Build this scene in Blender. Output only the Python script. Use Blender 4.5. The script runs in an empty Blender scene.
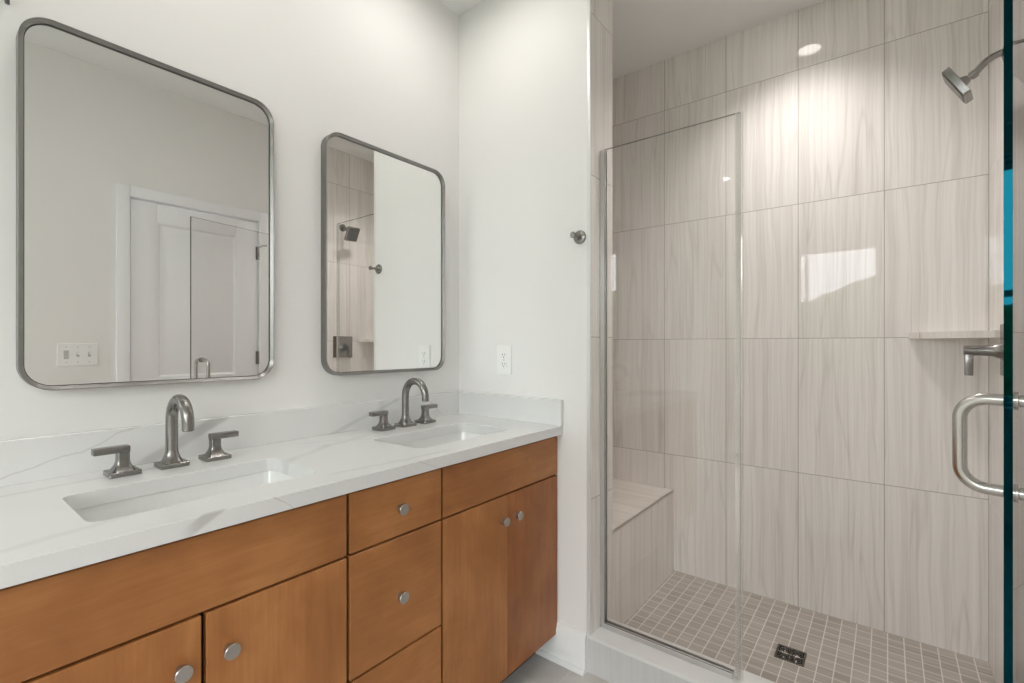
import bpy, bmesh, math, random
from mathutils import Vector, Matrix
random.seed(7)
S = bpy.context.scene
COL = S.collection
R = math.radians

# ---------------------------------------------------------------- camera
cd = bpy.data.cameras.new('camera'); cam = bpy.data.objects.new('camera', cd); COL.objects.link(cam)
cd.sensor_width = 36.0; cd.lens = 478.9 / 1024 * 36; cd.shift_y = 3.2 / 1024
cd.clip_start = 0.02
cam.location = (0, 0, 1.228)
cam.rotation_euler = (R(90), 0, R(38.09))
S.camera = cam
# ---------------------------------------------------------------- world / exposure
S.view_settings.view_transform = 'Standard'; S.view_settings.look = 'None'
S.view_settings.gamma = 1.0; S.view_settings.use_curve_mapping = False
S.view_settings.exposure = 0.54
W = bpy.data.worlds.new('sky'); S.world = W; W.use_nodes = True
W.node_tree.nodes['Background'].inputs[0].default_value = (0.90, 0.955, 1.0, 1)
W.node_tree.nodes['Background'].inputs[1].default_value = 9.0
cy = S.cycles
cy.max_bounces = 12; cy.diffuse_bounces = 6; cy.glossy_bounces = 6; cy.transmission_bounces = 8
cy.transparent_max_bounces = 24; cy.caustics_reflective = True; cy.caustics_refractive = True
cy.blur_glossy = 0.0; cy.sample_clamp_indirect = 6.0
cy.use_denoising = True

# main dimensions (metres)
XL, XR = -1.554, 0.312         # vanity wall, door wall
YE, YF, YB = 1.585, -2.50, 2.507 # outlet wall, window wall behind the camera, shower back wall
XR2, YR2 = 2.0, -0.40          # the room widens behind the camera
ZC = 2.743
XT = 0.298                     # tiled face of the shower's right wall
XJ = -0.873                    # tiled face of the shower opening's left jamb
YJ = 1.771                     # inner end of that jamb
ZS = 0.041                     # shower floor
ZJ = 1.257                     # a tile joint near eye level
CAN_W, CAN_S = 1.4, 42.0
GLASS_Y = 1.675

def area_light(name, loc, size, power, color, spread=180, rot=(0, 0, 0), shape='DISK', size_y=None, portal=False):
    l = bpy.data.lights.new(name, 'AREA'); l.shape = shape; l.size = size
    if size_y: l.size_y = size_y
    l.energy = power; l.color = color; l.spread = R(spread)
    o = bpy.data.objects.new(name, l); COL.objects.link(o); o.location = loc; o.rotation_euler = rot
    if portal: l.cycles.is_portal = True
    return o
WARM = (1.0, 0.968, 0.945)
SPREADS = (172, 118, 150)
REAR_FILL = 8.0  # power of the two unseen ceiling lamps added behind the camera for fill
CANS = [(-1.18, 0.40, CAN_W), (-1.18, 1.18, CAN_W), (-0.316, 2.143, CAN_S), (1.15, -0.95, REAR_FILL), (1.15, -1.85, REAR_FILL)]
for x, y, p in CANS:
    if y > 2:       # the shower's downlight has a soft beam
        l = bpy.data.lights.new('shower_lamp_light', 'SPOT'); l.energy = p; l.color = WARM; l.shadow_soft_size = 0.045
        l.spot_size = R(SPREADS[1]); l.spot_blend = 1.0
        o = bpy.data.objects.new('shower_lamp_light', l); COL.objects.link(o); o.location = (x, y, ZC - 0.012)
    else: area_light('recessed_or_fill_light', (x, y, ZC - 0.012), 0.10, p, WARM, SPREADS[0 if y > 0 else 2])
WINX = [(-1.00, -0.05), (0.56, 1.40)]; wz0, wz1 = 0.80, 2.52
for a, b in WINX:
    area_light('daylight_portal', ((a + b) / 2, YF - 0.11, (wz0 + wz1) / 2), b - a, 1, (1, 1, 1), 180, (R(90), 0, 0), 'RECTANGLE', wz1 - wz0, True)

# ---------------------------------------------------------------- materials
class NT:
    def __init__(s, name):
        s.m = bpy.data.materials.new(name); s.m.use_nodes = True
        s.t = s.m.node_tree; s.n = s.t.nodes; s.b = s.n['Principled BSDF']; s.out = s.n['Material Output']
    def new(s, typ, **kw):
        n = s.n.new(typ)
        for k, v in kw.items(): setattr(n, k, v)
        return n
    def L(s, a, b): s.t.links.new(a, b)
    def put(s, v, sock):
        if isinstance(v, bpy.types.NodeSocket): s.L(v, sock)
        else: sock.default_value = v
    def math(s, op, a, b=0.0, c=None):
        n = s.new('ShaderNodeMath', operation=op); s.put(a, n.inputs[0]); s.put(b, n.inputs[1])
        if c is not None: s.put(c, n.inputs[2])
        return n.outputs[0]
    def mix(s, f, a, b, blend='MIX'):
        n = s.new('ShaderNodeMix', data_type='RGBA', blend_type=blend)
        s.put(f, n.inputs[0]); s.put(a, n.inputs[6]); s.put(b, n.inputs[7]); return n.outputs[2]
    def xyz(s, sock):
        n = s.new('ShaderNodeSeparateXYZ'); s.L(sock, n.inputs[0]); return n.outputs
    def comb(s, x, y, z):
        n = s.new('ShaderNodeCombineXYZ')
        for i, v in enumerate((x, y, z)): s.put(v, n.inputs[i])
        return n.outputs[0]
    def noise(s, vec, scale, detail=3.0, rough=0.5, dist=0.0):
        n = s.new('ShaderNodeTexNoise'); s.L(vec, n.inputs['Vector'])
        n.inputs['Scale'].default_value = scale; n.inputs['Detail'].default_value = detail
        n.inputs['Roughness'].default_value = rough; n.inputs['Distortion'].default_value = dist
        return n.outputs['Fac']
    def ramp(s, f, stops):
        n = s.new('ShaderNodeValToRGB'); s.L(f, n.inputs[0]); e = n.color_ramp.elements
        while len(e) < len(stops): e.new(0.5)
        for el, (p, c) in zip(e, stops):
            el.position = p; el.color = (*c, 1) if len(c) == 3 else c
        return n.outputs[0]
    def smooth(s, f, a, b):
        n = s.new('ShaderNodeMapRange', interpolation_type='SMOOTHSTEP'); s.put(f, n.inputs[0])
        n.inputs[1].default_value = a; n.inputs[2].default_value = b
        return n.outputs[0]
    def bump(s, h, strength, dist=0.002):
        n = s.new('ShaderNodeBump'); s.L(h, n.inputs['Height']); n.inputs['Strength'].default_value = strength
        n.inputs['Distance'].default_value = dist; s.L(n.outputs[0], s.b.inputs['Normal'])
    def pos(s): return s.new('ShaderNodeNewGeometry').outputs['Position']
    def objc(s): return s.new('ShaderNodeTexCoord').outputs['Object']
    def rnd(s): return s.new('ShaderNodeObjectInfo').outputs['Random']
    def set(s, col=None, rough=None, metal=None, spec=None, coat=None):
        if col is not None: s.put((*col, 1) if isinstance(col, tuple) and len(col) == 3 else col, s.b.inputs['Base Color'])
        if rough is not None: s.put(rough, s.b.inputs['Roughness'])
        if metal is not None: s.b.inputs['Metallic'].default_value = metal
        if spec is not None: s.b.inputs['Specular IOR Level'].default_value = spec
        if coat is not None: s.b.inputs['Coat Weight'].default_value = coat
        return s.m

def paint(name, col, rough=0.55, spec=0.3, bump=0.05):
    t = NT(name); n = t.noise(t.pos(), 260, 2)
    t.bump(n, bump, 0.0008)
    m2 = t.noise(t.pos(), 3.0, 2)
    c = t.mix(m2, (*[v * 0.985 for v in col], 1), (*[min(1, v * 1.01) for v in col], 1))
    return t.set(c, rough, 0, spec)

def tile(name, cell, along, base, dark, grout, gw=0.0026, u0=(0, 0), rough=0.02, streak=1.0, var=0.035, fine=1.0, spec=0.32):
    """cell = (axis a, width, axis b, height); along = axis the grain runs on"""
    t = NT(name); p = t.xyz(t.pos()); ax = 'XYZ'
    ca, wa, cb, hb = cell
    U = t.math('DIVIDE', t.math('SUBTRACT', p[ax.index(ca)], u0[0]), wa)
    V = t.math('DIVIDE', t.math('SUBTRACT', p[ax.index(cb)], u0[1]), hb)
    fu, fv = t.math('FLOOR', U), t.math('FLOOR', V)
    wn = t.new('ShaderNodeTexWhiteNoise', noise_dimensions='2D'); t.L(t.comb(fu, fv, 0), wn.inputs['Vector'])
    rv = wn.outputs['Value']
    def edge(x, f, w):
        d = t.math('SUBTRACT', x, f); d = t.math('MINIMUM', d, t.math('SUBTRACT', 1.0, d))
        return t.math('MULTIPLY', d, w)
    d = t.math('MINIMUM', edge(U, fu, wa), edge(V, fv, hb))
    g = t.math('SUBTRACT', 1.0, t.smooth(d, gw * 0.35, gw * 0.65))
    other = [a for a in (ca, cb) if a != along][0]
    A, B = p[ax.index(other)], p[ax.index(along)]
    ro = t.math('MULTIPLY', rv, 37.0)
    wob = t.noise(t.comb(t.math('MULTIPLY', A, 5.0), t.math('MULTIPLY', B, 2.2), ro), 1.0, 2)
    A2 = t.math('ADD', A, t.math('MULTIPLY', t.math('SUBTRACT', wob, 0.5), 0.035))
    v1 = t.noise(t.comb(t.math('MULTIPLY', A2, 26.0), t.math('MULTIPLY', B, 0.55), ro), 1.0, 4, 0.62)
    v2 = t.noise(t.comb(t.math('MULTIPLY', A2, 120.0), t.math('MULTIPLY', B, 1.6), ro), 1.0, 3, 0.6)
    v3 = t.noise(t.comb(t.math('MULTIPLY', A2, 9.0), t.math('MULTIPLY', B, 0.5), t.math('ADD', ro, 9.0)), 1.0, 2)
    ln = t.math('ABSOLUTE', t.math('SUBTRACT', v3, 0.5))
    ln = t.math('SUBTRACT', 1.0, t.smooth(ln, 0.0, 0.018))                  # thin wandering veins
    f = t.math('MULTIPLY', t.smooth(v1, 0.40, 0.74), 0.50 * streak)
    f = t.math('ADD', f, t.math('MULTIPLY', t.smooth(v2, 0.40, 0.72), 0.50 * fine))
    f = t.math('ADD', f, t.math('MULTIPLY', ln, 0.36 * streak))
    n = t.new('ShaderNodeClamp'); t.L(f, n.inputs[0])
    c = t.mix(n.outputs[0], (*base, 1), (*dark, 1))
    k = t.math('ADD', 1.0 - var, t.math('MULTIPLY', rv, 2 * var))
    c = t.mix(1.0, c, t.comb(k, k, k), 'MULTIPLY')
    c = t.mix(g, c, (*grout, 1))
    t.bump(t.math('SUBTRACT', 1.0, g), 0.35, 0.0012)
    return t.set(c, t.math('ADD', rough, t.math('MULTIPLY', g, 0.5)), 0, spec)

TB, TD = (0.83, 0.79, 0.758), (0.655, 0.608, 0.568)
GR = (0.37, 0.33, 0.295)
M = {}
M['wall'] = paint('warm_white_paint', (0.83, 0.82, 0.806), bump=0.0)
M['ceil'] = paint('ceiling_white_paint', (0.84, 0.837, 0.83), 0.8, 0.15, 0.0)
M['trim'] = paint('trim_white_paint', (0.87, 0.87, 0.865), 0.35, 0.4, 0.0)
M['door'] = paint('door_white_paint', (0.87, 0.875, 0.89), 0.35, 0.4, 0.0)
M['tile_xz'] = tile('shower_tile_back', ('X', 0.308, 'Z', 0.608), 'Z', TB, TD, GR, u0=(XT, ZJ))
M['tile_yz'] = tile('shower_tile_side', ('Y', 0.308, 'Z', 0.608), 'Z', TB, TD, GR, u0=(YB, ZJ))
M['tile_jamb'] = tile('shower_tile_jamb', ('Y', 0.40, 'Z', 0.608), 'Z', TB, TD, GR, u0=(1.5, ZJ))
M['bench_front'] = tile('bench_tile_front', ('Y', 0.9, 'Z', 0.9), 'Z', TB, TD, GR, u0=(1.7, 0.0), rough=0.15)
M['bench_top'] = tile('bench_tile_top', ('X', 0.9, 'Y', 1.2), 'X', (0.80, 0.755, 0.715), (0.66, 0.61, 0.565), GR, u0=(-1.7, 1.7), rough=0.18)
M['mosaic'] = tile('mosaic_floor', ('X', 0.0513, 'Y', 0.0513), 'X', (0.45, 0.405, 0.36), (0.32, 0.28, 0.245), (0.72, 0.68, 0.63), 0.0036,
                   u0=(0.002 + 0.05, YB), rough=0.45, streak=0.7, var=0.09, spec=0.35)
M['floor'] = tile('floor_tile', ('X', 0.61, 'Y', 0.305), 'X', (0.58, 0.56, 0.535), (0.46, 0.44, 0.42), (0.66, 0.64, 0.61), 0.004,
                  u0=(-0.938, 1.42), rough=0.35, streak=0.35, fine=0.4, var=0.05)
M['curb_tile'] = tile('curb_tile', ('X', 0.61, 'Z', 0.4), 'Z', (0.60, 0.60, 0.59), (0.49, 0.485, 0.475), (0.6, 0.6, 0.6), 0.002, u0=(-0.938, -0.1), rough=0.2, streak=0.4, fine=0.45)

def metal(name, col, rough, aniso=0.0):
    t = NT(name); n = t.noise(t.objc(), 9, 2)
    return t.set(t.mix(n, (*[c * 0.94 for c in col], 1), (*[min(1, c * 1.06) for c in col], 1)), rough, 1.0)
M['gun'] = metal('brushed_gunmetal', (0.27, 0.26, 0.248), 0.26)
M['frame'] = metal('mirror_frame_steel', (0.27, 0.26, 0.248), 0.32)
M['steel'] = metal('satin_steel', (0.52, 0.50, 0.475), 0.25)
M['channel'] = metal('channel_aluminium', (0.66, 0.655, 0.645), 0.28)
t = NT('tile_edge_profile'); M['edge_trim'] = t.set((0.74, 0.735, 0.72), 0.4, 0.25)
M['bench_trim'] = metal('bench_edge_metal', (0.55, 0.53, 0.50), 0.4)
M['knob'] = metal('knob_satin_nickel', (0.50, 0.475, 0.45), 0.35)
M['dark'] = metal('dark_bronze', (0.11, 0.105, 0.10), 0.35)
M['drain'] = metal('drain_bronze', (0.16, 0.145, 0.13), 0.35)
t = NT('black_gap'); M['black'] = t.set((0.012, 0.011, 0.010), 0.8)
t = NT('mirror_silver'); M['mirror'] = t.set((0.90, 0.905, 0.895), 0.0, 1.0)
t = NT('porcelain'); M['porc'] = t.set((0.80, 0.80, 0.785), 0.06, 0, 0.5, 0.5)
t = NT('white_plastic'); M['plastic'] = t.set((0.88, 0.88, 0.87), 0.3)
t = NT('grey_plastic'); M['plastic_grey'] = t.set((0.52, 0.51, 0.50), 0.35)
t = NT('lens_glow'); t.b.inputs['Emission Color'].default_value = (1, 0.95, 0.88, 1); t.b.inputs['Emission Strength'].default_value = 14
M['lens'] = t.set((0.9, 0.9, 0.88), 0.4)
t = NT('frosted_shade'); M['shade'] = t.set((0.85, 0.83, 0.79), 0.4)

def wood(name, axis, tone=(1, 1, 1)):
    t = NT(name); p = t.xyz(t.objc()); r = t.math('MULTIPLY', t.rnd(), 40.0)
    A = p[2] if axis == 'Y' else p[1]      # across the grain
    B = p[1] if axis == 'Y' else p[2]
    g1 = t.noise(t.comb(t.math('MULTIPLY', A, 34.0), t.math('MULTIPLY', B, 3.2), r), 1.0, 4, 0.6, 0.6)
    g2 = t.noise(t.comb(t.math('MULTIPLY', A, 190.0), t.math('MULTIPLY', B, 6.0), r), 1.0, 3, 0.6)
    cl = t.noise(t.comb(t.math('MULTIPLY', A, 7.0), t.math('MULTIPLY', B, 5.0), r), 1.0, 3, 0.55, 0.4)
    f = t.math('ADD', t.math('MULTIPLY', g1, 0.34), t.math('MULTIPLY', g2, 0.18))
    f = t.math('ADD', f, t.math('MULTIPLY', cl, 0.60))
    c = t.ramp(f, [(0.30, (0.26, 0.098, 0.030)), (0.55, (0.375, 0.150, 0.045)), (0.78, (0.50, 0.222, 0.076))])
    k = t.math('ADD', 0.93, t.math('MULTIPLY', t.rnd(), 0.14))
    c = t.mix(1.0, c, t.comb(*[t.math('MULTIPLY', k, q) for q in tone]), 'MULTIPLY')
    t.bump(g2, 0.04, 0.0005)
    return t.set(c, 0.36, 0, 0.4)
M['wood_h'] = wood('maple_stain_horizontal', 'Y')
M['wood_v'] = wood('maple_stain_vertical', 'Z')
M['wood_red'] = wood('maple_stain_redder', 'Z', (0.80, 0.70, 0.62))
t = NT('cabinet_carcass'); M['carcass'] = t.set((0.014, 0.006, 0.004), 0.6)

def quartz():
    t = NT('white_quartz'); P = t.pos(); p = t.xyz(P)
    w1 = t.math('SUBTRACT', t.noise(P, 5.0, 4, 0.6), 0.5)
    w2 = t.math('SUBTRACT', t.noise(P, 17.0, 3, 0.6), 0.5)
    def vein(a, b, c, d, wob, width, soft):   # |aX+bY+cZ-d| with wobble
        s_ = t.math('ADD', t.math('MULTIPLY', p[0], a), t.math('MULTIPLY', p[1], b))
        s_ = t.math('ADD', s_, t.math('MULTIPLY', p[2], c))
        s_ = t.math('ADD', t.math('SUBTRACT', s_, d), t.math('MULTIPLY', w1, wob))
        s_ = t.math('ADD', s_, t.math('MULTIPLY', w2, wob * 0.18))
        return t.math('SUBTRACT', 1.0, t.smooth(t.math('ABSOLUTE', s_), width, width + soft))
    back = t.math('LESS_THAN', p[0], -1.53); face = t.math('GREATER_THAN', p[0], -0.995)
    flat = t.math('MULTIPLY', t.math('SUBTRACT', 1.0, back), t.math('SUBTRACT', 1.0, face))
    patch = t.smooth(t.noise(P, 3.3, 3), 0.28, 0.60)
    v = None
    for slab_, a, k, lim in ((back, (0, -0.472, 0.882, 0.6214, 0.022, 0.007, 0.014), 0.55, (0.36, 0.62)),
                             (back, (0, -0.311, 0.950, 0.845, 0.05, 0.0004, 0.003), 0.30, (0.0, 0.60)),
                             (back, (0, -0.311, 0.950, 0.5776, 0.03, 0.002, 0.008), 0.36, (0.80, 1.25)),
                             (back, (0, 0.60, 0.80, 1.62, 0.05, 0.001, 0.004), 0.25, (1.2, 1.7)),
                             (face, (0, -0.466, 0.885, 0.6405, 0.02, 0.006, 0.008), 0.55, (0.30, 0.42)),
                             (face, (0, 0.50, 0.87, 1.021, 0.05, 0.0003, 0.002), 0.30, (0.40, 0.56)),
                             (face, (0, 0.40, 0.90, 1.165, 0.06, 0.0003, 0.002), 0.25, (0.75, 1.5)),
                             (flat, (0.93, 0.367, 0, -0.958, 0.10, 0.003, 0.020), 0.26, (0.60, 1.10)),
                             (flat, (1.0, -0.10, 0, -1.13, 0.09, 0.002, 0.012), 0.24, (0.62, 1.02)),
                             (flat, (0.80, -0.60, 0, -1.66, 0.14, 0.001, 0.008), 0.20, (0.75, 1.58)),
                             (flat, (1.0, 0.12, 0, -1.42, 0.05, 0.002, 0.012), 0.22, (0.0, 0.50)),
                             (flat, (1.0, 0.25, 0, -1.03, 0.10, 0.002, 0.016), 0.16, (0.0, 0.40))):
        q = t.math('MULTIPLY', vein(*a), slab_)
        q = t.math('MULTIPLY', q, t.math('MULTIPLY', t.smooth(p[1], lim[0], lim[0] + 0.04), t.math('SUBTRACT', 1.0, t.smooth(p[1], lim[1] - 0.04, lim[1]))))
        q = t.math('MULTIPLY', t.math('MULTIPLY', q, k), t.math('ADD', 0.5, t.math('MULTIPLY', patch, 0.5)))
        v = q if v is None else t.math('MAXIMUM', v, q)
    base = t.mix(t.noise(P, 6.0, 4), (0.725, 0.725, 0.718, 1), (0.775, 0.775, 0.768, 1))
    c = t.mix(v, base, (0.36, 0.35, 0.335, 1))
    return t.set(c, 0.16, 0, 0.5)
M['quartz'] = quartz()

def glass_face(name, tint):
    t = NT(name); t.n.remove(t.b)
    geo = t.new('ShaderNodeNewGeometry'); dp = t.new('ShaderNodeVectorMath', operation='DOT_PRODUCT')
    t.L(geo.outputs['Normal'], dp.inputs[0]); t.L(geo.outputs['Incoming'], dp.inputs[1])
    c = t.math('ABSOLUTE', dp.outputs['Value'])
    f = t.math('ADD', 0.042, t.math('MULTIPLY', t.math('POWER', t.math('SUBTRACT', 1.0, c), 5.0), 0.958))
    tr = t.new('ShaderNodeBsdfTransparent'); tr.inputs[0].default_value = (*tint, 1)
    gl = t.new('ShaderNodeBsdfGlossy'); gl.inputs['Roughness'].default_value = 0.0
    mx = t.new('ShaderNodeMixShader'); t.L(f, mx.inputs[0]); t.L(tr.outputs[0], mx.inputs[1]); t.L(gl.outputs[0], mx.inputs[2])
    t.L(mx.outputs[0], t.out.inputs[0]); return t.m
M['glass'] = glass_face('clear_shower_glass', (0.988, 0.986, 0.982))
def glass_edge(name, tint, refl, ior_spec, alpha):
    t = NT(name); t.n.remove(t.b)
    tr = t.new('ShaderNodeBsdfTransparent'); tr.inputs[0].default_value = (*tint, 1)
    gl = t.new('ShaderNodeBsdfGlossy'); gl.inputs['Roughness'].default_value = 0.02; gl.inputs['Color'].default_value = (*refl, 1)
    mx = t.new('ShaderNodeMixShader'); mx.inputs[0].default_value = alpha
    t.L(tr.outputs[0], mx.inputs[1]); t.L(gl.outputs[0], mx.inputs[2]); t.L(mx.outputs[0], t.out.inputs[0]); return t.m
M['edge_teal'] = glass_edge('teal_glass_edge', (0.006, 0.03, 0.035), (0.0012, 0.024, 0.033), 0, 0.9)
M['edge_clear'] = glass_edge('pale_glass_edge', (0.86, 0.88, 0.87), (0.95, 0.95, 0.94), 0, 0.45)
M['edge_top'] = glass_edge('grey_glass_top_edge', (0.35, 0.37, 0.36), (0.30, 0.33, 0.32), 0, 0.6)

M['seal'] = glass_edge('clear_vinyl_seal', (0.95, 0.945, 0.935), (0.88, 0.87, 0.86), 0, 0.28)

# ---------------------------------------------------------------- mesh helpers
class MB:
    def __init__(s): s.bm = bmesh.new()
    def box(s, x0, x1, y0, y1, z0, z1, bev=0.0, seg=2):
        vs = [s.bm.verts.new((x, y, z)) for x in (x0, x1) for y in (y0, y1) for z in (z0, z1)]
        q = [(0, 1, 3, 2), (4, 6, 7, 5), (0, 4, 5, 1), (2, 3, 7, 6), (0, 2, 6, 4), (1, 5, 7, 3)]
        fs = [s.bm.faces.new([vs[i] for i in f]) for f in q]
        if bev:
            es = list({e for f in fs for e in f.edges})
            bmesh.ops.bevel(s.bm, geom=es, offset=bev, segments=seg, profile=0.5, affect='EDGES')
        return s
    def loft(s, loops, close=True, cap0=True, cap1=True):
        rings = [[s.bm.verts.new(p) for p in lp] for lp in loops]
        for a, b in zip(rings, rings[1:]):
            n = len(a)
            for i in range(n if close else n - 1):
                j = (i + 1) % n
                s.bm.faces.new((a[i], a[j], b[j], b[i]))
        if cap0: s.bm.faces.new(list(reversed(rings[0])))
        if cap1: s.bm.faces.new(rings[-1])
        return s
    def tube(s, pts, r, n=20, cap=True):
        pts = [Vector(p) for p in pts]; rs = r if isinstance(r, (list, tuple)) else [r] * len(pts)
        loops = []; T = None; N = None
        for i, p in enumerate(pts):
            d = (pts[min(i + 1, len(pts) - 1)] - pts[max(i - 1, 0)]).normalized()
            if N is None:
                a = Vector((0, 0, 1)) if abs(d.z) < 0.9 else Vector((0, 1, 0))
                N = (a - d * a.dot(d)).normalized()
            else: N = (N - d * N.dot(d)).normalized()
            Bn = d.cross(N)
            loops.append([p + (N * math.cos(k * 2 * math.pi / n) + Bn * math.sin(k * 2 * math.pi / n)) * rs[i] for k in range(n)])
        return s.loft(loops, True, cap, cap)
    def lathe(s, prof, org=(0, 0, 0), axis='Z', n=28):
        """prof: (radius, height along axis)"""
        o = Vector(org); loops = []
        for r, h in prof:
            lp = []
            for k in range(n):
                a = k * 2 * math.pi / n; u, v = r * math.cos(a), r * math.sin(a)
                lp.append(o + Vector({'Z': (u, v, h), 'X': (h, u, v), '-X': (-h, v, u), 'Y': (v, h, u), '-Y': (u, -h, v)}[axis]))
            loops.append(lp)
        return s.loft(loops)
    def build(s, name, mat, parent=None, loc=(0, 0, 0), ang=32, recalc=True):
        if recalc: bmesh.ops.recalc_face_normals(s.bm, faces=s.bm.faces)
        me = bpy.data.meshes.new(name); s.bm.to_mesh(me); s.bm.free()
        return link_mesh(name, me, mat, parent, loc, ang)

def link_mesh(name, me, mat, parent=None, loc=(0, 0, 0), ang=32):
    for m in (mat if isinstance(mat, (list, tuple)) else [mat]): me.materials.append(m)
    me.shade_smooth(); me.set_sharp_from_angle(angle=R(ang))
    o = bpy.data.objects.new(name, me); COL.objects.link(o); o.location = loc
    if parent: o.parent = parent
    return o

def rrect(w, h, r, n=8, cx=0.0, cy=0.0):
    pts = []
    for (sx, sy, a0) in ((1, 1, 0), (-1, 1, 90), (-1, -1, 180), (1, -1, 270)):
        for k in range(n + 1):
            a = R(a0 + 90 * k / n)
            pts.append((cx + sx * (w / 2 - r) + r * math.cos(a), cy + sy * (h / 2 - r) + r * math.sin(a)))
    return pts

def plate(name, outer, holes, z0, z1, mat, parent=None, bev=0.0, xf=None, loc=(0, 0, 0)):
    """flat plate with holes: filled 2D curve extruded, turned into a mesh"""
    cu = bpy.data.curves.new('tmp', 'CURVE'); cu.dimensions = '2D'; cu.fill_mode = 'BOTH'
    cu.extrude = (z1 - z0) / 2 - bev; cu.bevel_depth = bev; cu.bevel_resolution = 1; cu.offset = -bev
    for lp in [outer] + holes:
        sp = cu.splines.new('POLY'); sp.points.add(len(lp) - 1); sp.use_cyclic_u = True
        for q, p in zip(sp.points, lp): q.co = (p[0], p[1], 0, 1)
    ob = bpy.data.objects.new('tmp', cu); COL.objects.link(ob)
    dg = bpy.context.evaluated_depsgraph_get(); dg.update()
    me = bpy.data.meshes.new_from_object(ob.evaluated_get(dg)); me.materials.clear()
    bpy.data.objects.remove(ob); bpy.data.curves.remove(cu)
    me.transform(Matrix.Translation((0, 0, (z0 + z1) / 2)))
    if xf: me.transform(xf)
    bm = bmesh.new(); bm.from_mesh(me); bmesh.ops.remove_doubles(bm, verts=bm.verts, dist=1e-5)
    bmesh.ops.recalc_face_normals(bm, faces=bm.faces); bm.to_mesh(me); bm.free()
    me.name = name
    return link_mesh(name, me, mat, parent, loc, 20)
# plate axes: local (x,y,z) -> world (Y,Z,X): a plate that stands on the vanity wall
ON_X = Matrix(((0, 0, 1, 0), (1, 0, 0, 0), (0, 1, 0, 0), (0, 0, 0, 1)))
ON_Y = Matrix(((1, 0, 0, 0), (0, 0, -1, 0), (0, 1, 0, 0), (0, 0, 0, 1)))   # stands on the outlet wall, front towards -Y

def tag(o, label, cat, group=None):
    o['label'] = label; o['category'] = cat
    if group: o['group'] = group
    return o
def thing(name, label, cat, loc=(0, 0, 0), rz=0.0, group=None):
    o = bpy.data.objects.new(name, None); COL.objects.link(o); o.empty_display_size = 0.05
    o.location = loc; o.rotation_euler = (0, 0, rz)
    return tag(o, label, cat, group)
def struct(o): o['kind'] = 'structure'; return o
def copy_tree(o, parent=None):
    c = o.copy(); COL.objects.link(c); c.parent = parent
    for ch in [x for x in o.children]: copy_tree(ch, c)
    return c

# ---------------------------------------------------------------- setting
T_ = 0.12
struct(MB().box(XL - T_, XR2 + T_, YF - T_, YE + 0.02, -0.10, 0.0).build('floor', M['floor']))
struct(MB().box(XL - T_, XR + T_, YE + 0.02, YB + T_, -0.10, ZS).build('floor_shower', M['mosaic']))
struct(MB().box(XL - T_, XR2 + T_, YF - T_, YB + T_, ZC, ZC + 0.1).build('ceiling', M['ceil']))
struct(MB().box(XL - T_, XL, YF - T_, YB + T_, 0, ZC).build('wall_left', M['wall']))
struct(MB().box(XL, XJ - 0.012, YE, YJ - 0.012, 0, ZC).build('wall_front', M['wall']))
# wall behind the camera with the window opening
wb = MB(); xs = [XL, WINX[0][0], WINX[0][1], WINX[1][0], WINX[1][1], XR2]
for k in range(0, 6, 2): wb.box(xs[k], xs[k + 1], YF - T_, YF, 0, ZC)
for a, b in WINX: wb.box(a, b, YF - T_, YF, 0, wz0).box(a, b, YF - T_, YF, wz1, ZC)
struct(wb.build('wall_back', M['wall']))
struct(MB().box(XR2, XR2 + T_, YF - T_, YR2 + T_, 0, ZC).build('wall_rear_right', M['wall']))
struct(MB().box(XR + T_, XR2, YR2, YR2 + T_, 0, ZC).build('wall_rear_front', M['wall']))
# door wall, with the doorway cut out
dy0, dy1, dz1 = 0.798, 1.507, 2.066
struct(MB().box(XR, XR + T_, YR2, dy0, 0, ZC).box(XR, XR + T_, dy1, YB, 0, ZC).box(XR, XR + T_, dy0, dy1, dz1, ZC).build('wall_right', M['wall']))
struct(MB().box(XL, XR + T_, YB, YB + T_, ZS, ZC).build('wall_shower_back', M['tile_xz']))
struct(MB().box(XT, XR, YE + 0.005, YB, ZS, ZC).build('wall_shower_right', M['tile_yz']))
struct(MB().box(XL, XL + 0.012, YJ, YB, ZS, ZC).build('wall_shower_left', M['tile_yz']))
struct(MB().box(XJ - 0.012, XJ, YE + 0.006, YJ, 0.1425, ZC).build('wall_shower_jamb', M['tile_jamb']))
struct(MB().box(XL + 0.012, XJ - 0.012, YJ - 0.012, YJ, ZS, ZC).build('wall_shower_front', M['tile_xz']))
# bright metal edge strip where the paint meets the tile, and one along the inner jamb corner
struct(MB().box(XJ - 0.012, XJ + 0.002, YE - 0.002, YE + 0.006, 0.1425, ZC, 0.0008).build('trim_1', M['edge_trim']))
struct(MB().box(XT - 0.002, XR, YE - 0.003, YE + 0.005, 0.135, ZC).build('trim_2', M['edge_trim']))
# baseboards
def baseboard(name, x0, x1, y0, y1, face):
    m = MB()
    prof = [(0.0, 0.0), (0.016, 0.0), (0.016, 0.122), (0.012, 0.130), (0.010, 0.142), (0.006, 0.148), (0.0, 0.148)]
    shoe = [(0.016, 0.0), (0.028, 0.0), (0.0265, 0.010), (0.022, 0.016), (0.016, 0.018)]
    for pr in (prof, shoe):
        loops = []
        for e in (0, 1):
            lp = []
            for d, z in pr:
                if face == '-Y': lp.append((x1 if e else x0, y0 - d, z))
                elif face == '+Y': lp.append((x1 if e else x0, y0 + d, z))
                elif face == '-X': lp.append((x0 - d, y1 if e else y0, z))
                else: lp.append((x0 + d, y1 if e else y0, z))
            loops.append(lp)
        m.loft(loops)
    return struct(m.build(name, M['trim']))
baseboard('baseboard_front', XL + 0.452, XJ - 0.013, YE, YE, '-Y')
baseboard('baseboard_left', XL, XL, YF, 0.0, '+X')
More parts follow.
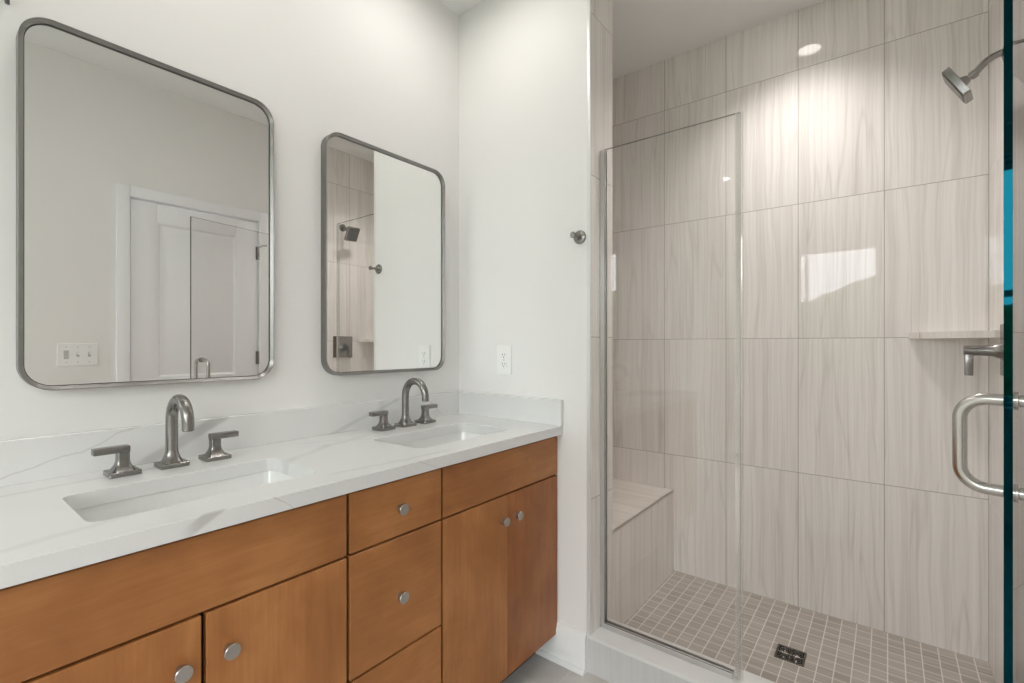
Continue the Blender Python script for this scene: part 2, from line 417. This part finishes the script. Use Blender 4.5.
baseboard('baseboard_back', XL, XR2, YF, YF, '+Y')
baseboard('baseboard_right', XR, XR, YR2, 0.735, '-X')

# windows
for wi, (wx0, wx1) in enumerate(WINX):
    w = MB()
    for a in ((wx0, wx0 + 0.03, wz0, wz1), (wx1 - 0.03, wx1, wz0, wz1), (wx0 + 0.03, wx1 - 0.03, wz0, wz0 + 0.03), (wx0 + 0.03, wx1 - 0.03, wz1 - 0.03, wz1)):
        w.box(a[0], a[1], YF - 0.10, YF - 0.02, a[2], a[3], 0.003)
    win = struct(w.build('window_%d' % (wi + 1), M['trim']))
    w = MB(); zm = 1.60
    for z0, z1, yy in ((wz0 + 0.03, zm, -0.055), (zm - 0.03, wz1 - 0.03, -0.085)):
        for a in ((wx0 + 0.03, wx0 + 0.07, z0, z1), (wx1 - 0.07, wx1 - 0.03, z0, z1), (wx0 + 0.07, wx1 - 0.07, z0, z0 + 0.04), (wx0 + 0.07, wx1 - 0.07, z1 - 0.04, z1)):
            w.box(a[0], a[1], YF + yy - 0.012, YF + yy + 0.012, a[2], a[3], 0.002)
    w.build('window_sash', M['trim'], win)
    MB().box(wx0 + 0.065, wx1 - 0.065, YF - 0.058, YF - 0.054, wz0 + 0.065, zm - 0.035).build('window_pane', M['glass'], win)
    MB().box(wx0 + 0.065, wx1 - 0.065, YF - 0.088, YF - 0.084, zm + 0.005, wz1 - 0.065).build('window_pane', M['glass'], win)
    w = MB()
    for a in ((wx0 - 0.065, wx0, wz0 - 0.065, wz1 + 0.065), (wx1, wx1 + 0.065, wz0 - 0.065, wz1 + 0.065), (wx0, wx1, wz1, wz1 + 0.065), (wx0, wx1, wz0 - 0.065, wz0)):
        w.box(a[0], a[1], YF, YF + 0.018, a[2], a[3], 0.004)
    w.box(wx0 - 0.08, wx1 + 0.08, YF, YF + 0.045, wz0 - 0.02, wz0, 0.004)
    w.build('window_casing', M['trim'], win)
# outside: lawn and a clipped hedge seen only as a reflection
t = NT('lawn'); M['lawn'] = t.set((0.10, 0.16, 0.05), 0.9)
t = NT('hedge_leaves'); n_ = t.noise(t.pos(), 14, 4); M['hedge'] = t.set(t.ramp(n_, [(0.3, (0.012, 0.03, 0.008)), (0.7, (0.06, 0.12, 0.03))]), 0.8)
struct(MB().box(-15, 13, -16, YF - 0.3, -0.6, -0.5).build('ground', M['lawn']))

# door (two raised panels) in the door wall
door = MB()
sx0, sx1 = XR + 0.002, XR + 0.037
door.box(sx0 + 0.010, sx1, 0.804, 1.502, 0.004, 2.058)
yA0, yA1, yB0, yB1 = 0.804, 0.928, 1.366, 1.502
door.box(sx0, sx0 + 0.012, yA0, yA1, 0.004, 2.058, 0.002).box(sx0, sx0 + 0.012, yB0, yB1, 0.004, 2.058, 0.002)
for z0, z1 in ((0.004, 0.25), (0.86, 1.03), (1.950, 2.058)): door.box(sx0, sx0 + 0.012, yA1, yB0, z0, z1, 0.002)
d1 = struct(door.build('door_1', M['door']))
for z0, z1 in ((0.25, 0.86), (1.03, 1.950)):
    m = MB(); y0, y1 = yA1, yB0
    def ring(i, x): return [(x, y0 + i, z0 + i), (x, y1 - i, z0 + i), (x, y1 - i, z1 - i), (x, y0 + i, z1 - i)]
    m.loft([ring(0, sx0 + 0.001), ring(0.006, sx0 + 0.001), ring(0.018, sx0 + 0.0095), ring(0.030, sx0 + 0.0095), ring(0.055, sx0 + 0.003)], True, False, True)
    m.build('door_panel', M['door'], d1, ang=20)
for z in (0.30, 1.14, 1.85):
    m = MB().tube([(XR - 0.004, 1.505, z - 0.045), (XR - 0.004, 1.505, z + 0.045)], 0.0055, 12)
    m.box(XR - 0.002, XR + 0.003, 1.487, 1.522, z - 0.044, z + 0.044)
    m.build('door_hinge', M['gun'], d1)
MB().tube([(XR - 0.006, 1.505, 1.89), (XR - 0.035, 1.516, 1.90), (XR - 0.06, 1.532, 1.90)], 0.004, 10).build('door_stop', M['gun'], d1)
m = MB().lathe([(0.030, 0), (0.030, 0.006), (0.011, 0.009), (0.011, 0.03), (0.022, 0.036), (0.027, 0.05), (0.022, 0.062), (0.008, 0.066)], (sx0, 0.875, 0.93), '-X')
m.build('door_knob', M['gun'], d1)
cs = MB()
for a in ((dy0 - 0.062, dy0, 0, dz1 + 0.062), (dy1, dy1 + 0.062, 0, dz1 + 0.062), (dy0, dy1, dz1, dz1 + 0.062)):
    cs.box(XR - 0.018, XR, a[0], a[1], a[2], a[3], 0.004)
cs.box(XR, XR + T_, dy0, dy0 + 0.001, 0, dz1).box(XR, XR + T_, dy1 - 0.001, dy1, 0, dz1)
cs.box(XR + 0.040, XR + 0.055, dy0 + 0.001, dy0 + 0.014, 0, dz1).box(XR + 0.040, XR + 0.055, dy1 - 0.014, dy1 - 0.001, 0, dz1).box(XR + 0.040, XR + 0.055, dy0 + 0.014, dy1 - 0.014, dz1 - 0.014, dz1)
cs.box(XR + 0.040, XR + T_, dy0 + 0.014, dy1 - 0.014, 0, 0.012)
struct(cs.build('trim_3', M['door']))

# ---------------------------------------------------------------- vanity cabinets
XF = -1.013                       # face of doors and drawers
def front(name, y0, y1, z0, z1, mat, parent):
    return MB().box(XF - 0.019, XF, y0, y1, z0, z1, 0.0012, 1).build(name, mat, parent)
def knob(y, z, parent):
    MB().lathe([(0.0065, 0.0), (0.0065, 0.012), (0.009, 0.015), (0.0145, 0.0165), (0.0148, 0.019), (0.0148, 0.0245), (0.0138, 0.026)], (XF, y, z), 'X', 28).build('knob', M['knob'], parent)
def carcass(y0, y1, parent):
    """hollow box: two sides, back, bottom, front rails and the recessed toe kick"""
    m = MB(); xb, xf = XL + 0.004, XF - 0.0215
    m.box(xb, xf, y0, y0 + 0.016, 0.103, 0.735).box(xb, xf, y1 - 0.016, y1, 0.103, 0.735)
    m.box(xb, xb + 0.006, y0, y1, 0.103, 0.8755).box(xb + 0.006, xf, y0 + 0.016, y1 - 0.016, 0.103, 0.119)
    m.box(xf - 0.012, xf, y0, y1, 0.119, 0.8755)
    m.box(xb, XF - 0.09, y0, y1, 0.0, 0.103)
    return m.build('cabinet_body', M['carcass'], parent)
def skin(y0, y1, parent):       # stained side panel
    return MB().box(XL + 0.01, XF - 0.0005, y0, y1, 0.101, 0.8755, 0.001, 1).build('side_panel', M['wood_v'], parent)
ZB, ZD0, ZF0, ZF1 = 0.103, 0.7195, 0.7255, 0.8705
G = 0.0042
cl = thing('vanity_cabinet', 'wooden sink cabinet under the sink nearest the camera, two doors below false front', 'cabinet', group='wooden vanity cabinets')
carcass(0.046, 0.657, cl); skin(0.029, 0.046, cl)
front('false_front', 0.046, 0.659 - G, ZF0, ZF1, M['wood_h'], cl)
for y0, y1, ky in ((0.046, 0.352 - G, 0.312), (0.352 + G, 0.659 - G, 0.393)):
    d = front('cabinet_door', y0, y1, ZB, ZD0, M['wood_v'], cl); knob(ky, 0.6385, d)
cm = thing('drawer_cabinet', 'wooden cabinet of three drawers between the two sink cabinets', 'cabinet', group='wooden vanity cabinets')
carcass(0.658, 0.965, cm)
for z0, z1, kz in ((ZF0, ZF1, 0.799), (0.421, ZD0, 0.569), (ZB, 0.415, 0.262)):
    d = front('drawer', 0.659 + G, 0.966 - G, z0, z1, M['wood_h'], cm); knob(0.808, kz, d)
cr = thing('vanity_cabinet', 'wooden sink cabinet at the far end of the vanity against the outlet wall', 'cabinet', group='wooden vanity cabinets')
carcass(0.966, 1.579, cr)
front('false_front', 0.966 + G, 1.579, ZF0, ZF1, M['wood_h'], cr)
for y0, y1, ky in ((0.966 + G, 1.269, 1.236), (1.271, 1.579, 1.310)):
    d = front('cabinet_door', y0, y1, ZB, ZD0, M['wood_red'] if y0 > 1.2 else M['wood_v'], cr); knob(ky, 0.6415, d)

# ---------------------------------------------------------------- countertop, sinks
CT0, CT1, XCF = 0.8805, 0.915, -0.990
SK = [(-1.220, 0.4185, 0.245, 0.432), (-1.222, 1.174, 0.248, 0.428)]   # centre x, y, width x, length y
ct = thing('countertop', 'white quartz countertop with grey veins over the wooden cabinets', 'countertop', (XL, 0, CT1))
holes = [rrect(wx, ly, 0.028, 6, x, y) for x, y, wx, ly in SK]
plate('counter_slab', [(XL, 0.035), (XCF, 0.035), (XCF, YE - 0.001), (XL, YE - 0.001)], holes, CT0, CT1, M['quartz'], ct, 0.0015, loc=(-XL, 0, -CT1))
MB().box(XL, XL + 0.020, 0.035, YE - 0.001, CT1, 1.015, 0.0012, 1).build('backsplash', M['quartz'], ct, (-XL, 0, -CT1))
MB().box(XL + 0.0205, XCF + 0.003, YE - 0.021, YE - 0.001, CT1, 1.015, 0.0012, 1).build('side_splash', M['quartz'], ct, (-XL, 0, -CT1))
for i, (x, y, wx, ly) in enumerate(SK):
    sk = thing('sink', ('white rectangular undermount sink nearest the camera, below the door-reflecting mirror' , 'white rectangular undermount sink at the far end of the counter')[i],
               'sink', (x, y, CT0 - 0.135), group='undermount sinks')
    m = MB(); zt = 0.135 - 0.0005; loops = []
    for gx, z, r in ((0.022, zt, 0.034), (0.006, zt, 0.032), (0.004, zt - 0.006, 0.032), (-0.006, zt - 0.05, 0.034), (-0.018, 0.050, 0.040), (-0.045, 0.026, 0.045), (-0.085, 0.018, 0.045), (-0.16, 0.0135, 0.02)):
        loops.append([(px_, py_, z) for px_, py_ in rrect(wx + gx, ly + gx * (1.0 if gx > -0.1 else 1.4), r, 6)])
    m.loft(loops, True, False, True)
    outer = []
    for gx, z, r in ((0.022, zt, 0.034), (0.018, 0.06, 0.04), (-0.03, 0.006, 0.05)):
        outer.append([(px_, py_, z) for px_, py_ in rrect(wx + gx, ly + gx, r, 6)])
    m.loft(outer, True, False, True)
    m.build('basin', M['porc'], sk, ang=50)
    MB().lathe([(0.0, 0.012), (0.024, 0.0125), (0.028, 0.0155), (0.026, 0.018), (0.021, 0.0165), (0.019, 0.020), (0.0, 0.022)][1:], (0, 0, 0), 'Z', 24).build('sink_drain', M['gun'], sk)

# ---------------------------------------------------------------- faucets
def sq(h, r, z, n=6): return [(a, b, z) for a, b in rrect(2 * h, 2 * h, r, n)]
def flared(m, hb, top_h, top_r, H, zb, n=6):
    """square foot that sweeps up into a slim column"""
    m.loft([sq(hb, 0.003, 0, n), sq(hb, 0.003, zb - 0.001, n), sq(hb - 0.001, 0.003, zb, n)])
    loops = []
    for k in range(11):
        q = k / 10; e = (1 - q) ** 2.6
        h = top_h + (hb * 0.80 - top_h) * e; loops.append(sq(h, min(h * 0.98, top_r + 0.004 * e), zb + (H * 0.55) * q, n))
    loops.append(sq(top_h, top_r, H, n))
    m.loft(loops)
FH = [-0.104, 0.104]
def make_faucet():
    f = thing('faucet', 'x', 'faucet', (-1.453, 0.431, CT1 + 0.0004), group='widespread gooseneck faucets')
    m = MB(); flared(m, 0.031, 0.0135, 0.0132, 0.075, 0.011)
    c = 0.118; r = 0.057
    pts = [(0, 0, 0.06), (0, 0, 0.09)] + [(r - r * math.cos(a), 0, c + r * math.sin(a)) for a in [math.pi * k / 20 for k in range(21)]] + [(2 * r, 0, 0.104)]
    rr = [0.0136] * (len(pts) - 6) + [0.0134, 0.0133, 0.0132, 0.0131, 0.013, 0.0130]
    m.tube(pts, rr, 24); m.build('spout', M['gun'], f, ang=40)
    a = MB().lathe([(0.0105, 0), (0.0105, 0.0015), (0.009, 0.002)], (2 * r, 0, 0.1022), 'Z', 20).build('aerator', M['dark'], f)
    for s in (-1, 1):
        m = MB(); flared(m, 0.031, 0.0125, 0.006, 0.054, 0.011)
        h = m.build('handle', M['gun'], f, (0, s * 0.101, 0), ang=40)
        l = MB().box(-0.0125, 0.0125, min(-s * 0.0125, s * 0.056), max(-s * 0.0125, s * 0.056), 0.0542, 0.0690, 0.0008).build('lever', M['gun'], h)
    return f
f1 = make_faucet(); f1['label'] = 'gunmetal gooseneck faucet with two levers at the sink nearest the camera'
f2 = copy_tree(f1); f2.location = (-1.463, 1.200, CT1 + 0.0004); f2['label'] = 'gunmetal gooseneck faucet with two levers at the far sink by the corner'

# ---------------------------------------------------------------- mirrors
def make_mirror():
    w_, h_, r_ = 0.565, 0.858, 0.060
    o = thing('mirror', 'x', 'mirror', (XL, 0.4430, 1.122), group='rounded metal framed wall mirrors')
    def lp(d, x): return [(x, a, b + h_ / 2) for a, b in rrect(w_ - 2 * d, h_ - 2 * d, r_ - d, 12)]
    m = MB().loft([lp(0, 0.001), lp(0, 0.0335), lp(0.0005, 0.034), lp(0.0018, 0.034), lp(0.0095, 0.0260), lp(0.0095, 0.0165), lp(0.0095, 0.001), lp(0, 0.001)], True, False, False)
    bmesh.ops.remove_doubles(m.bm, verts=m.bm.verts, dist=1e-6)
    m.build('mirror_frame', M['frame'], o, ang=20)
    plate('mirror_backing', rrect(w_ - 0.0185, h_ - 0.0185, r_ - 0.0095, 12), [], 0.001, 0.016, M['black'], o, 0.0, ON_X @ Matrix.Translation((0, h_ / 2, 0)))
    plate('mirror_glass', rrect(w_ - 0.0225, h_ - 0.0225, r_ - 0.0115, 12), [], 0.016, 0.021, M['mirror'], o, 0.0, ON_X @ Matrix.Translation((0, h_ / 2, 0)))
    return o
m1 = make_mirror(); m1['label'] = 'rounded metal framed mirror nearest the camera, reflecting a white door'
m2 = copy_tree(m1); m2.location = (XL, 1.1845, 1.119); m2['label'] = 'rounded metal framed mirror by the wall corner, reflecting the tiled shower'

# ---------------------------------------------------------------- wall fittings
def outlet():
    o = thing('wall_outlet', 'white double electrical outlet above the side splash by the far sink', 'outlet', (-1.2815, YE, 1.163))
    plate('cover_plate', rrect(0.080, 0.124, 0.004, 4), [], 0.0, 0.006, M['plastic'], o, 0.0015, ON_Y)
    for z in (0.0195, -0.0195):
        c = plate('socket', rrect(0.034, 0.029, 0.010, 6, 0, z), [], 0.005, 0.0078, M['plastic'], o, 0.0006, ON_Y)
        b = MB().box(-0.0075, -0.0052, -0.0082, -0.0070, z - 0.001, z + 0.008).box(0.0052, 0.0075, -0.0082, -0.0070, z, z + 0.0075)
        b.lathe([(0.0026, 0.0070), (0.0026, 0.0082)], (0, 0, z - 0.0075), '-Y', 12)
        b.build('socket_slots', M['dark'], c)
    MB().lathe([(0.003, 0.005), (0.003, 0.0068), (0.002, 0.0072)], (0, 0, 0), '-Y', 12).build('screw', M['plastic_grey'], o)
outlet()
def switches():
    o = thing('light_switch_plate', 'white triple light switch plate on the door wall, seen in the mirror', 'switch', (XR, 0.578, 1.176))
    ON_NX = Matrix(((0, 0, -1, 0), (1, 0, 0, 0), (0, 1, 0, 0), (0, 0, 0, 1)))
    plate('cover_plate', rrect(0.162, 0.118, 0.004, 4), [], 0.0, 0.006, M['plastic'], o, 0.0015, ON_NX)
    plate('rocker', rrect(0.020, 0.046, 0.002, 3, -0.046, 0), [], 0.005, 0.0085, M['plastic_grey'], o, 0.0008, ON_NX)
    for y in (0.0, 0.046):
        plate('toggle_slot', rrect(0.012, 0.026, 0.001, 3, y, 0), [], 0.005, 0.0068, M['plastic_grey'], o, 0, ON_NX)
        MB().box(-0.018, -0.005, y - 0.004, y + 0.004, 0.0, 0.010, 0.001).build('toggle', M['plastic'], o)
    for y in (-0.046, 0.0, 0.046):
        for z in (-0.040, 0.040):
            MB().lathe([(0.003, 0.005), (0.003, 0.0068), (0.002, 0.0072)], (0, y, z), '-X', 10).build('screw', M['plastic_grey'], o)
switches()
hk = thing('robe_hook', 'small round brushed metal robe hook on the wall beside the shower opening', 'hook', (-0.915, YE, 1.634))
MB().lathe([(0.026, 0), (0.026, 0.004), (0.024, 0.007), (0.013, 0.010), (0.010, 0.014), (0.0085, 0.02)], (0, 0, 0), '-Y').build('mounting_disc', M['gun'], hk)
MB().lathe([(0.0085, 0.014), (0.0065, 0.024), (0.0065, 0.046), (0.011, 0.050), (0.012, 0.055), (0.010, 0.058)], (0, 0, 0), '-Y', 20).build('peg', M['gun'], hk)

# wall sconce whose lower tip shows at the upper left edge
sc = thing('wall_sconce', 'dark metal wall sconce left of the nearest mirror, only its lower tip in view', 'sconce', (XL, 0.122, 1.99))
MB().lathe([(0.045, 0), (0.045, 0.008), (0.040, 0.014), (0.014, 0.018)], (0, 0, 0.11), 'X').build('backplate', M['dark'], sc)
MB().tube([(0.015, 0, 0.11), (0.06, 0.0, 0.10), (0.085, 0.0, 0.07), (0.10, 0.0, 0.075), (0.11, 0, 0.10)], 0.006, 12).build('arm', M['dark'], sc)
MB().lathe([(0.022, 0.10), (0.026, 0.115), (0.050, 0.20), (0.058, 0.27), (0.056, 0.27), (0.048, 0.20), (0.022, 0.118), (0.006, 0.116)], (0.11, 0, 0), 'Z').build('lamp_shade', M['shade'], sc)
MB().tube([(0.012, 0.018, 0.065), (0.014, 0.022, 0.02), (0.014, 0.024, -0.004)], [0.006, 0.0055, 0.004], 10).build('pull_switch', M['dark'], sc)

# ---------------------------------------------------------------- shower
cb = thing('shower_curb', 'white topped curb with grey tile face at the shower entrance', 'curb', (XJ, YE, 0))
MB().box(-0.012, XT - XJ - 0.001, 0.006, 0.142, 0.0, 0.130).build('curb_body', M['curb_tile'], cb)
MB().box(-0.012, XT - XJ - 0.001, -0.003, 0.150, 0.130, 0.1425, 0.0015).build('curb_cap', M['quartz'], cb)

bx = -0.884; bz = 0.466
bn = thing('shower_bench', 'tiled shower bench in the recess behind the glass panel', 'bench', (XL + 0.012, YJ, ZS))
lo = (-(XL + 0.012), -YJ, -ZS)
MB().box(XL + 0.0125, bx, YJ + 0.0005, YB - 0.0005, ZS, bz - 0.012).build('bench_front', M['bench_front'], bn, lo)
MB().box(XL + 0.0125, bx, YJ + 0.0005, YB - 0.0005, bz - 0.012, bz).build('bench_top', M['bench_top'], bn, lo)
MB().box(bx - 0.004, bx + 0.002, YJ + 0.0005, YB - 0.0005, bz - 0.010, bz + 0.001, 0.0006, 1).build('edge_trim', M['bench_trim'], bn, lo)

def slab(name, L, H, t_, mat_edge, parent, loc, axis='X'):
    """glass sheet: two clear faces, polished edges as second material"""
    m = MB()
    if axis == 'X': m.box(0, L, -t_ / 2, t_ / 2, 0, H)
    o = m.build(name, [M['glass'], mat_edge, M['edge_top']], parent, loc)
    for p in o.data.polygons:
        if abs(p.normal.y) < 0.5: p.material_index = 2 if p.normal.z > 0.5 else 1
    return o
pn = thing('glass_partition', 'fixed clear glass shower panel standing on the curb in metal channel', 'glass panel', (XJ, GLASS_Y, 0.1425))
slab('glass_sheet', 0.486, 1.833, 0.010, M['edge_clear'], pn, (0.012, 0, 0.004))
m = MB()
for y0, y1 in ((-0.013, -0.0058), (0.0058, 0.013)): m.box(0.001, 0.021, y0, y1, 0.0, 1.834, 0.0006, 1)
m.box(0.001, 0.010, -0.0058, 0.0058, 0.0, 1.834); m.build('wall_channel', M['channel'], pn)
m = MB()
for y0, y1 in ((-0.013, -0.0058), (0.0058, 0.013)): m.box(0.021, 0.478, y0, y1, 0.0, 0.022, 0.0006, 1)
m.box(0.021, 0.478, -0.0058, 0.0058, 0.0, 0.0035); m.build('floor_channel', M['channel'], pn)
MB().box(0.0215, 0.478, -0.0138, -0.0131, 0.0195, 0.0215).box(0.0205, 0.0216, -0.0138, -0.0131, 0.02, 1.834).build('gasket', M['black'], pn)

m = MB()
for y0, y1 in ((-0.0065, -0.0052), (0.0052, 0.0065)): m.box(0.484, 0.4985, y0, y1, 0.004, 1.837)
m.tube([(0.503, 0, 0.004), (0.503, 0, 1.837)], 0.0045, 14)
m.build('edge_seal', M['seal'], pn)

# open glass door: local +X runs from hinge to free edge
hx, hy = 0.274, GLASS_Y
ex, ey = 0.1458, 1.047
DL = math.hypot(ex - hx, ey - hy)
dr = thing('shower_door', 'clear glass shower door swung open towards the room, dark teal edge', 'glass door', (hx, hy, 0.150), math.atan2(ey - hy, ex - hx))
slab('glass_sheet', DL, 1.829, 0.010, M['edge_teal'], dr, (0, 0, 0))
# inside face looks towards -X in the room = local -Y side
hxm, hz0, hz1 = DL - 0.064, 0.8385, 0.9875
for s in (-1, 1):
    P = []; r_ = 0.034; D = 0.057
    y0 = s * 0.005
    def arc(cz, a0, a1): return [(hxm, s * (0.005 + D - r_ + r_ * math.cos(a)), cz + r_ * math.sin(a)) for a in [a0 + (a1 - a0) * k / 10 for k in range(11)]]
    P = [(hxm, y0, hz1), (hxm, s * (0.005 + D - r_) * 0.7, hz1)] + arc(hz1 - r_, math.pi / 2, 0) + arc(hz0 + r_, 0, -math.pi / 2) + [(hxm, s * (0.005 + D - r_) * 0.7, hz0), (hxm, y0, hz0)]
    hd = MB().tube(P, 0.0098, 20).build('pull_handle', M['steel'], dr, ang=50)
    for z in (hz0, hz1):
        MB().lathe([(0.0145, 0.0), (0.0145, 0.003), (0.0125, 0.004)], (hxm, y0, z), 'Y' if s > 0 else '-Y', 20).build('washer', M['steel'], hd)
for z in (0.22, 1.58):
    m = MB()
    for s in (-1, 1): m.box(-0.004, 0.052, min(s * 0.0052, s * 0.0125), max(s * 0.0052, s * 0.0125), z, z + 0.09, 0.001)
    m.tube([(-0.003, 0, z + 0.005), (-0.003, 0, z + 0.085)], 0.007, 12)
    m.build('door_hinge', M['steel'], dr)

SY = 2.137
sh = thing('overhead_shower', 'square metal shower head on a curved arm from the tiled wall', 'shower head', (XT, SY, 2.145))
MB().lathe([(0.030, 0), (0.030, 0.004), (0.026, 0.010), (0.013, 0.014)], (0, 0, 0), '-X').build('flange', M['gun'], sh)
MB().tube([(0, 0, 0), (-0.018, 0, 0.002), (-0.034, 0, -0.003), (-0.050, 0, -0.013), (-0.064, 0, -0.028), (-0.076, 0, -0.043)], 0.0105, 16).build('arm', M['gun'], sh)
d_ = Vector((-0.85, 0.17, -0.48)).normalized()
p0 = Vector((-0.072, 0, -0.040))
m = MB().tube([p0, p0 + d_ * 0.016], 0.0135, 16).tube([p0 + d_ * 0.014, p0 + d_ * 0.024], 0.009, 14); m.build('collar', M['gun'], sh)
m = MB().tube([p0 + d_ * 0.022, p0 + d_ * 0.034, p0 + d_ * 0.040], [0.012, 0.017, 0.024], 18); m.build('ball_joint', M['gun'], sh)
hm = MB(); c0 = p0 + d_ * 0.040; e2 = d_.cross(Vector((0, 1, 0))).normalized(); e1 = e2.cross(d_)
def hsq(h, off, r=0.006): return [c0 + d_ * off + e1 * a + e2 * b for a, b in rrect(2 * h, 2 * h, r, 4)]
hm.loft([hsq(0.052, 0.0), hsq(0.0545, 0.002), hsq(0.0545, 0.020), hsq(0.053, 0.022)])
hp = hm.build('spray_head', M['gun'], sh)
MB().loft([hsq(0.050, 0.0215), hsq(0.049, 0.0240)]).build('spray_face', M['dark'], hp)

vl = thing('shower_valve', 'square metal shower valve plate with lever handle on the tiled wall', 'shower valve', (XT, SY, 1.211))
MB().box(-0.008, 0, -0.083, 0.083, -0.083, 0.083, 0.002).build('valve_plate', M['gun'], vl)
MB().lathe([(0.042, 0.0), (0.036, 0.008), (0.026, 0.020), (0.0185, 0.036), (0.0165, 0.056), (0.0165, 0.072), (0.0155, 0.0725), (0.0155, 0.0745), (0.0165, 0.075), (0.0165, 0.101), (0.0155, 0.102)], (0, 0, -0.002), '-X').build('hub', M['gun'], vl)
MB().box(-0.1005, -0.080, -0.0105, 0.0105, -0.083, -0.006, 0.002).build('lever', M['gun'], vl)

cs_ = MB()
tri = [(XT, YB), (0.068, YB), (0.068, YB - 0.012), (XT - 0.012, 2.276), (XT, 2.276)]
cs_.loft([[(x, y, 1.252) for x, y in tri], [(x, y, 1.277) for x, y in tri]])
tag(cs_.build('corner_shelf', M['bench_top']), 'small tiled corner shelf on the back wall of the shower', 'shelf')

dn = thing('shower_drain', 'square dark metal drain grate in the mosaic shower floor', 'drain', (-0.2915, 2.096, ZS))
plate('grate_frame', rrect(0.098, 0.098, 0.004, 3), [rrect(0.084, 0.084, 0.003, 3)], 0.0, 0.004, M['drain'], dn, 0.0006)
MB().box(-0.042, 0.042, -0.042, 0.042, 0.0, 0.0012).build('drain_well', M['black'], dn)
g = MB()
for q in (-1, 1):
    for (cx_, cy_) in ((q * 0.0205, 0.0205), (q * 0.0205, -0.0205)):
        for r_ in (0.008, 0.016):
            pts = [(cx_ + r_ * math.cos(a), cy_ + r_ * math.sin(a), 0.0025) for a in [2 * math.pi * k / 20 for k in range(21)]]
            g.tube(pts, 0.0016, 6)
        g.tube([(cx_ - 0.02, cy_ - 0.02, 0.0025), (cx_ + 0.02, cy_ + 0.02, 0.0025)], 0.0015, 6)
g.tube([(-0.042, 0, 0.0025), (0.042, 0, 0.0025)], 0.0018, 6).tube([(0, -0.042, 0.0025), (0, 0.042, 0.0025)], 0.0018, 6)
g.build('grate', M['drain'], dn)

# ---------------------------------------------------------------- recessed lamps, the last two unseen and added as fill
CL = ['round recessed ceiling lamp above the sink nearest the camera', 'round recessed ceiling lamp above the far sink', 'round recessed ceiling lamp inside the shower',
      'added round ceiling fill lamp in the middle of the room behind the camera', 'added round ceiling fill lamp near the window behind the camera']
lamp = thing('recessed_or_fill_lamp', CL[0], 'ceiling lamp', (CANS[0][0], CANS[0][1], ZC), group='recessed ceiling lamps')
MB().lathe([(0.050, -0.001), (0.054, -0.006), (0.070, -0.005), (0.074, 0.0)]).build('lamp_trim', M['trim'], lamp)
MB().lathe([(0.051, -0.0008), (0.051, -0.0035), (0.049, -0.004)]).build('lens', M['lens'], lamp)
for i in range(1, 5):
    c = copy_tree(lamp); c.location = (CANS[i][0], CANS[i][1], ZC); c['label'] = CL[i]

# ---------------------------------------------------------------- hedge outside the window
hb = bmesh.new(); bmesh.ops.create_grid(hb, x_segments=90, y_segments=24, size=0.5)
for v in hb.verts:
    u, q = v.co.x, v.co.y + 0.5
    a = math.pi * q; bmp = 0.10 * math.sin(u * 61 + q * 9) * math.sin(q * 17 + u * 23) + random.uniform(-0.06, 0.06)
    hgt = 2.3 + 0.35 * math.sin(u * 13) + 0.2 * math.sin(u * 31 + 1)
    v.co = Vector((u * 16 - 1.0, -8.0 + math.cos(a) * (0.8 + bmp), -0.5 + (math.sin(a) ** 0.6 if 0 < q < 1 else 0) * (hgt + 0.5 + bmp)))
me = bpy.data.meshes.new('hedge'); hb.to_mesh(me); hb.free()
tag(link_mesh('hedge', me, M['hedge']), 'long dark green clipped hedge on the lawn outside the window', 'hedge')
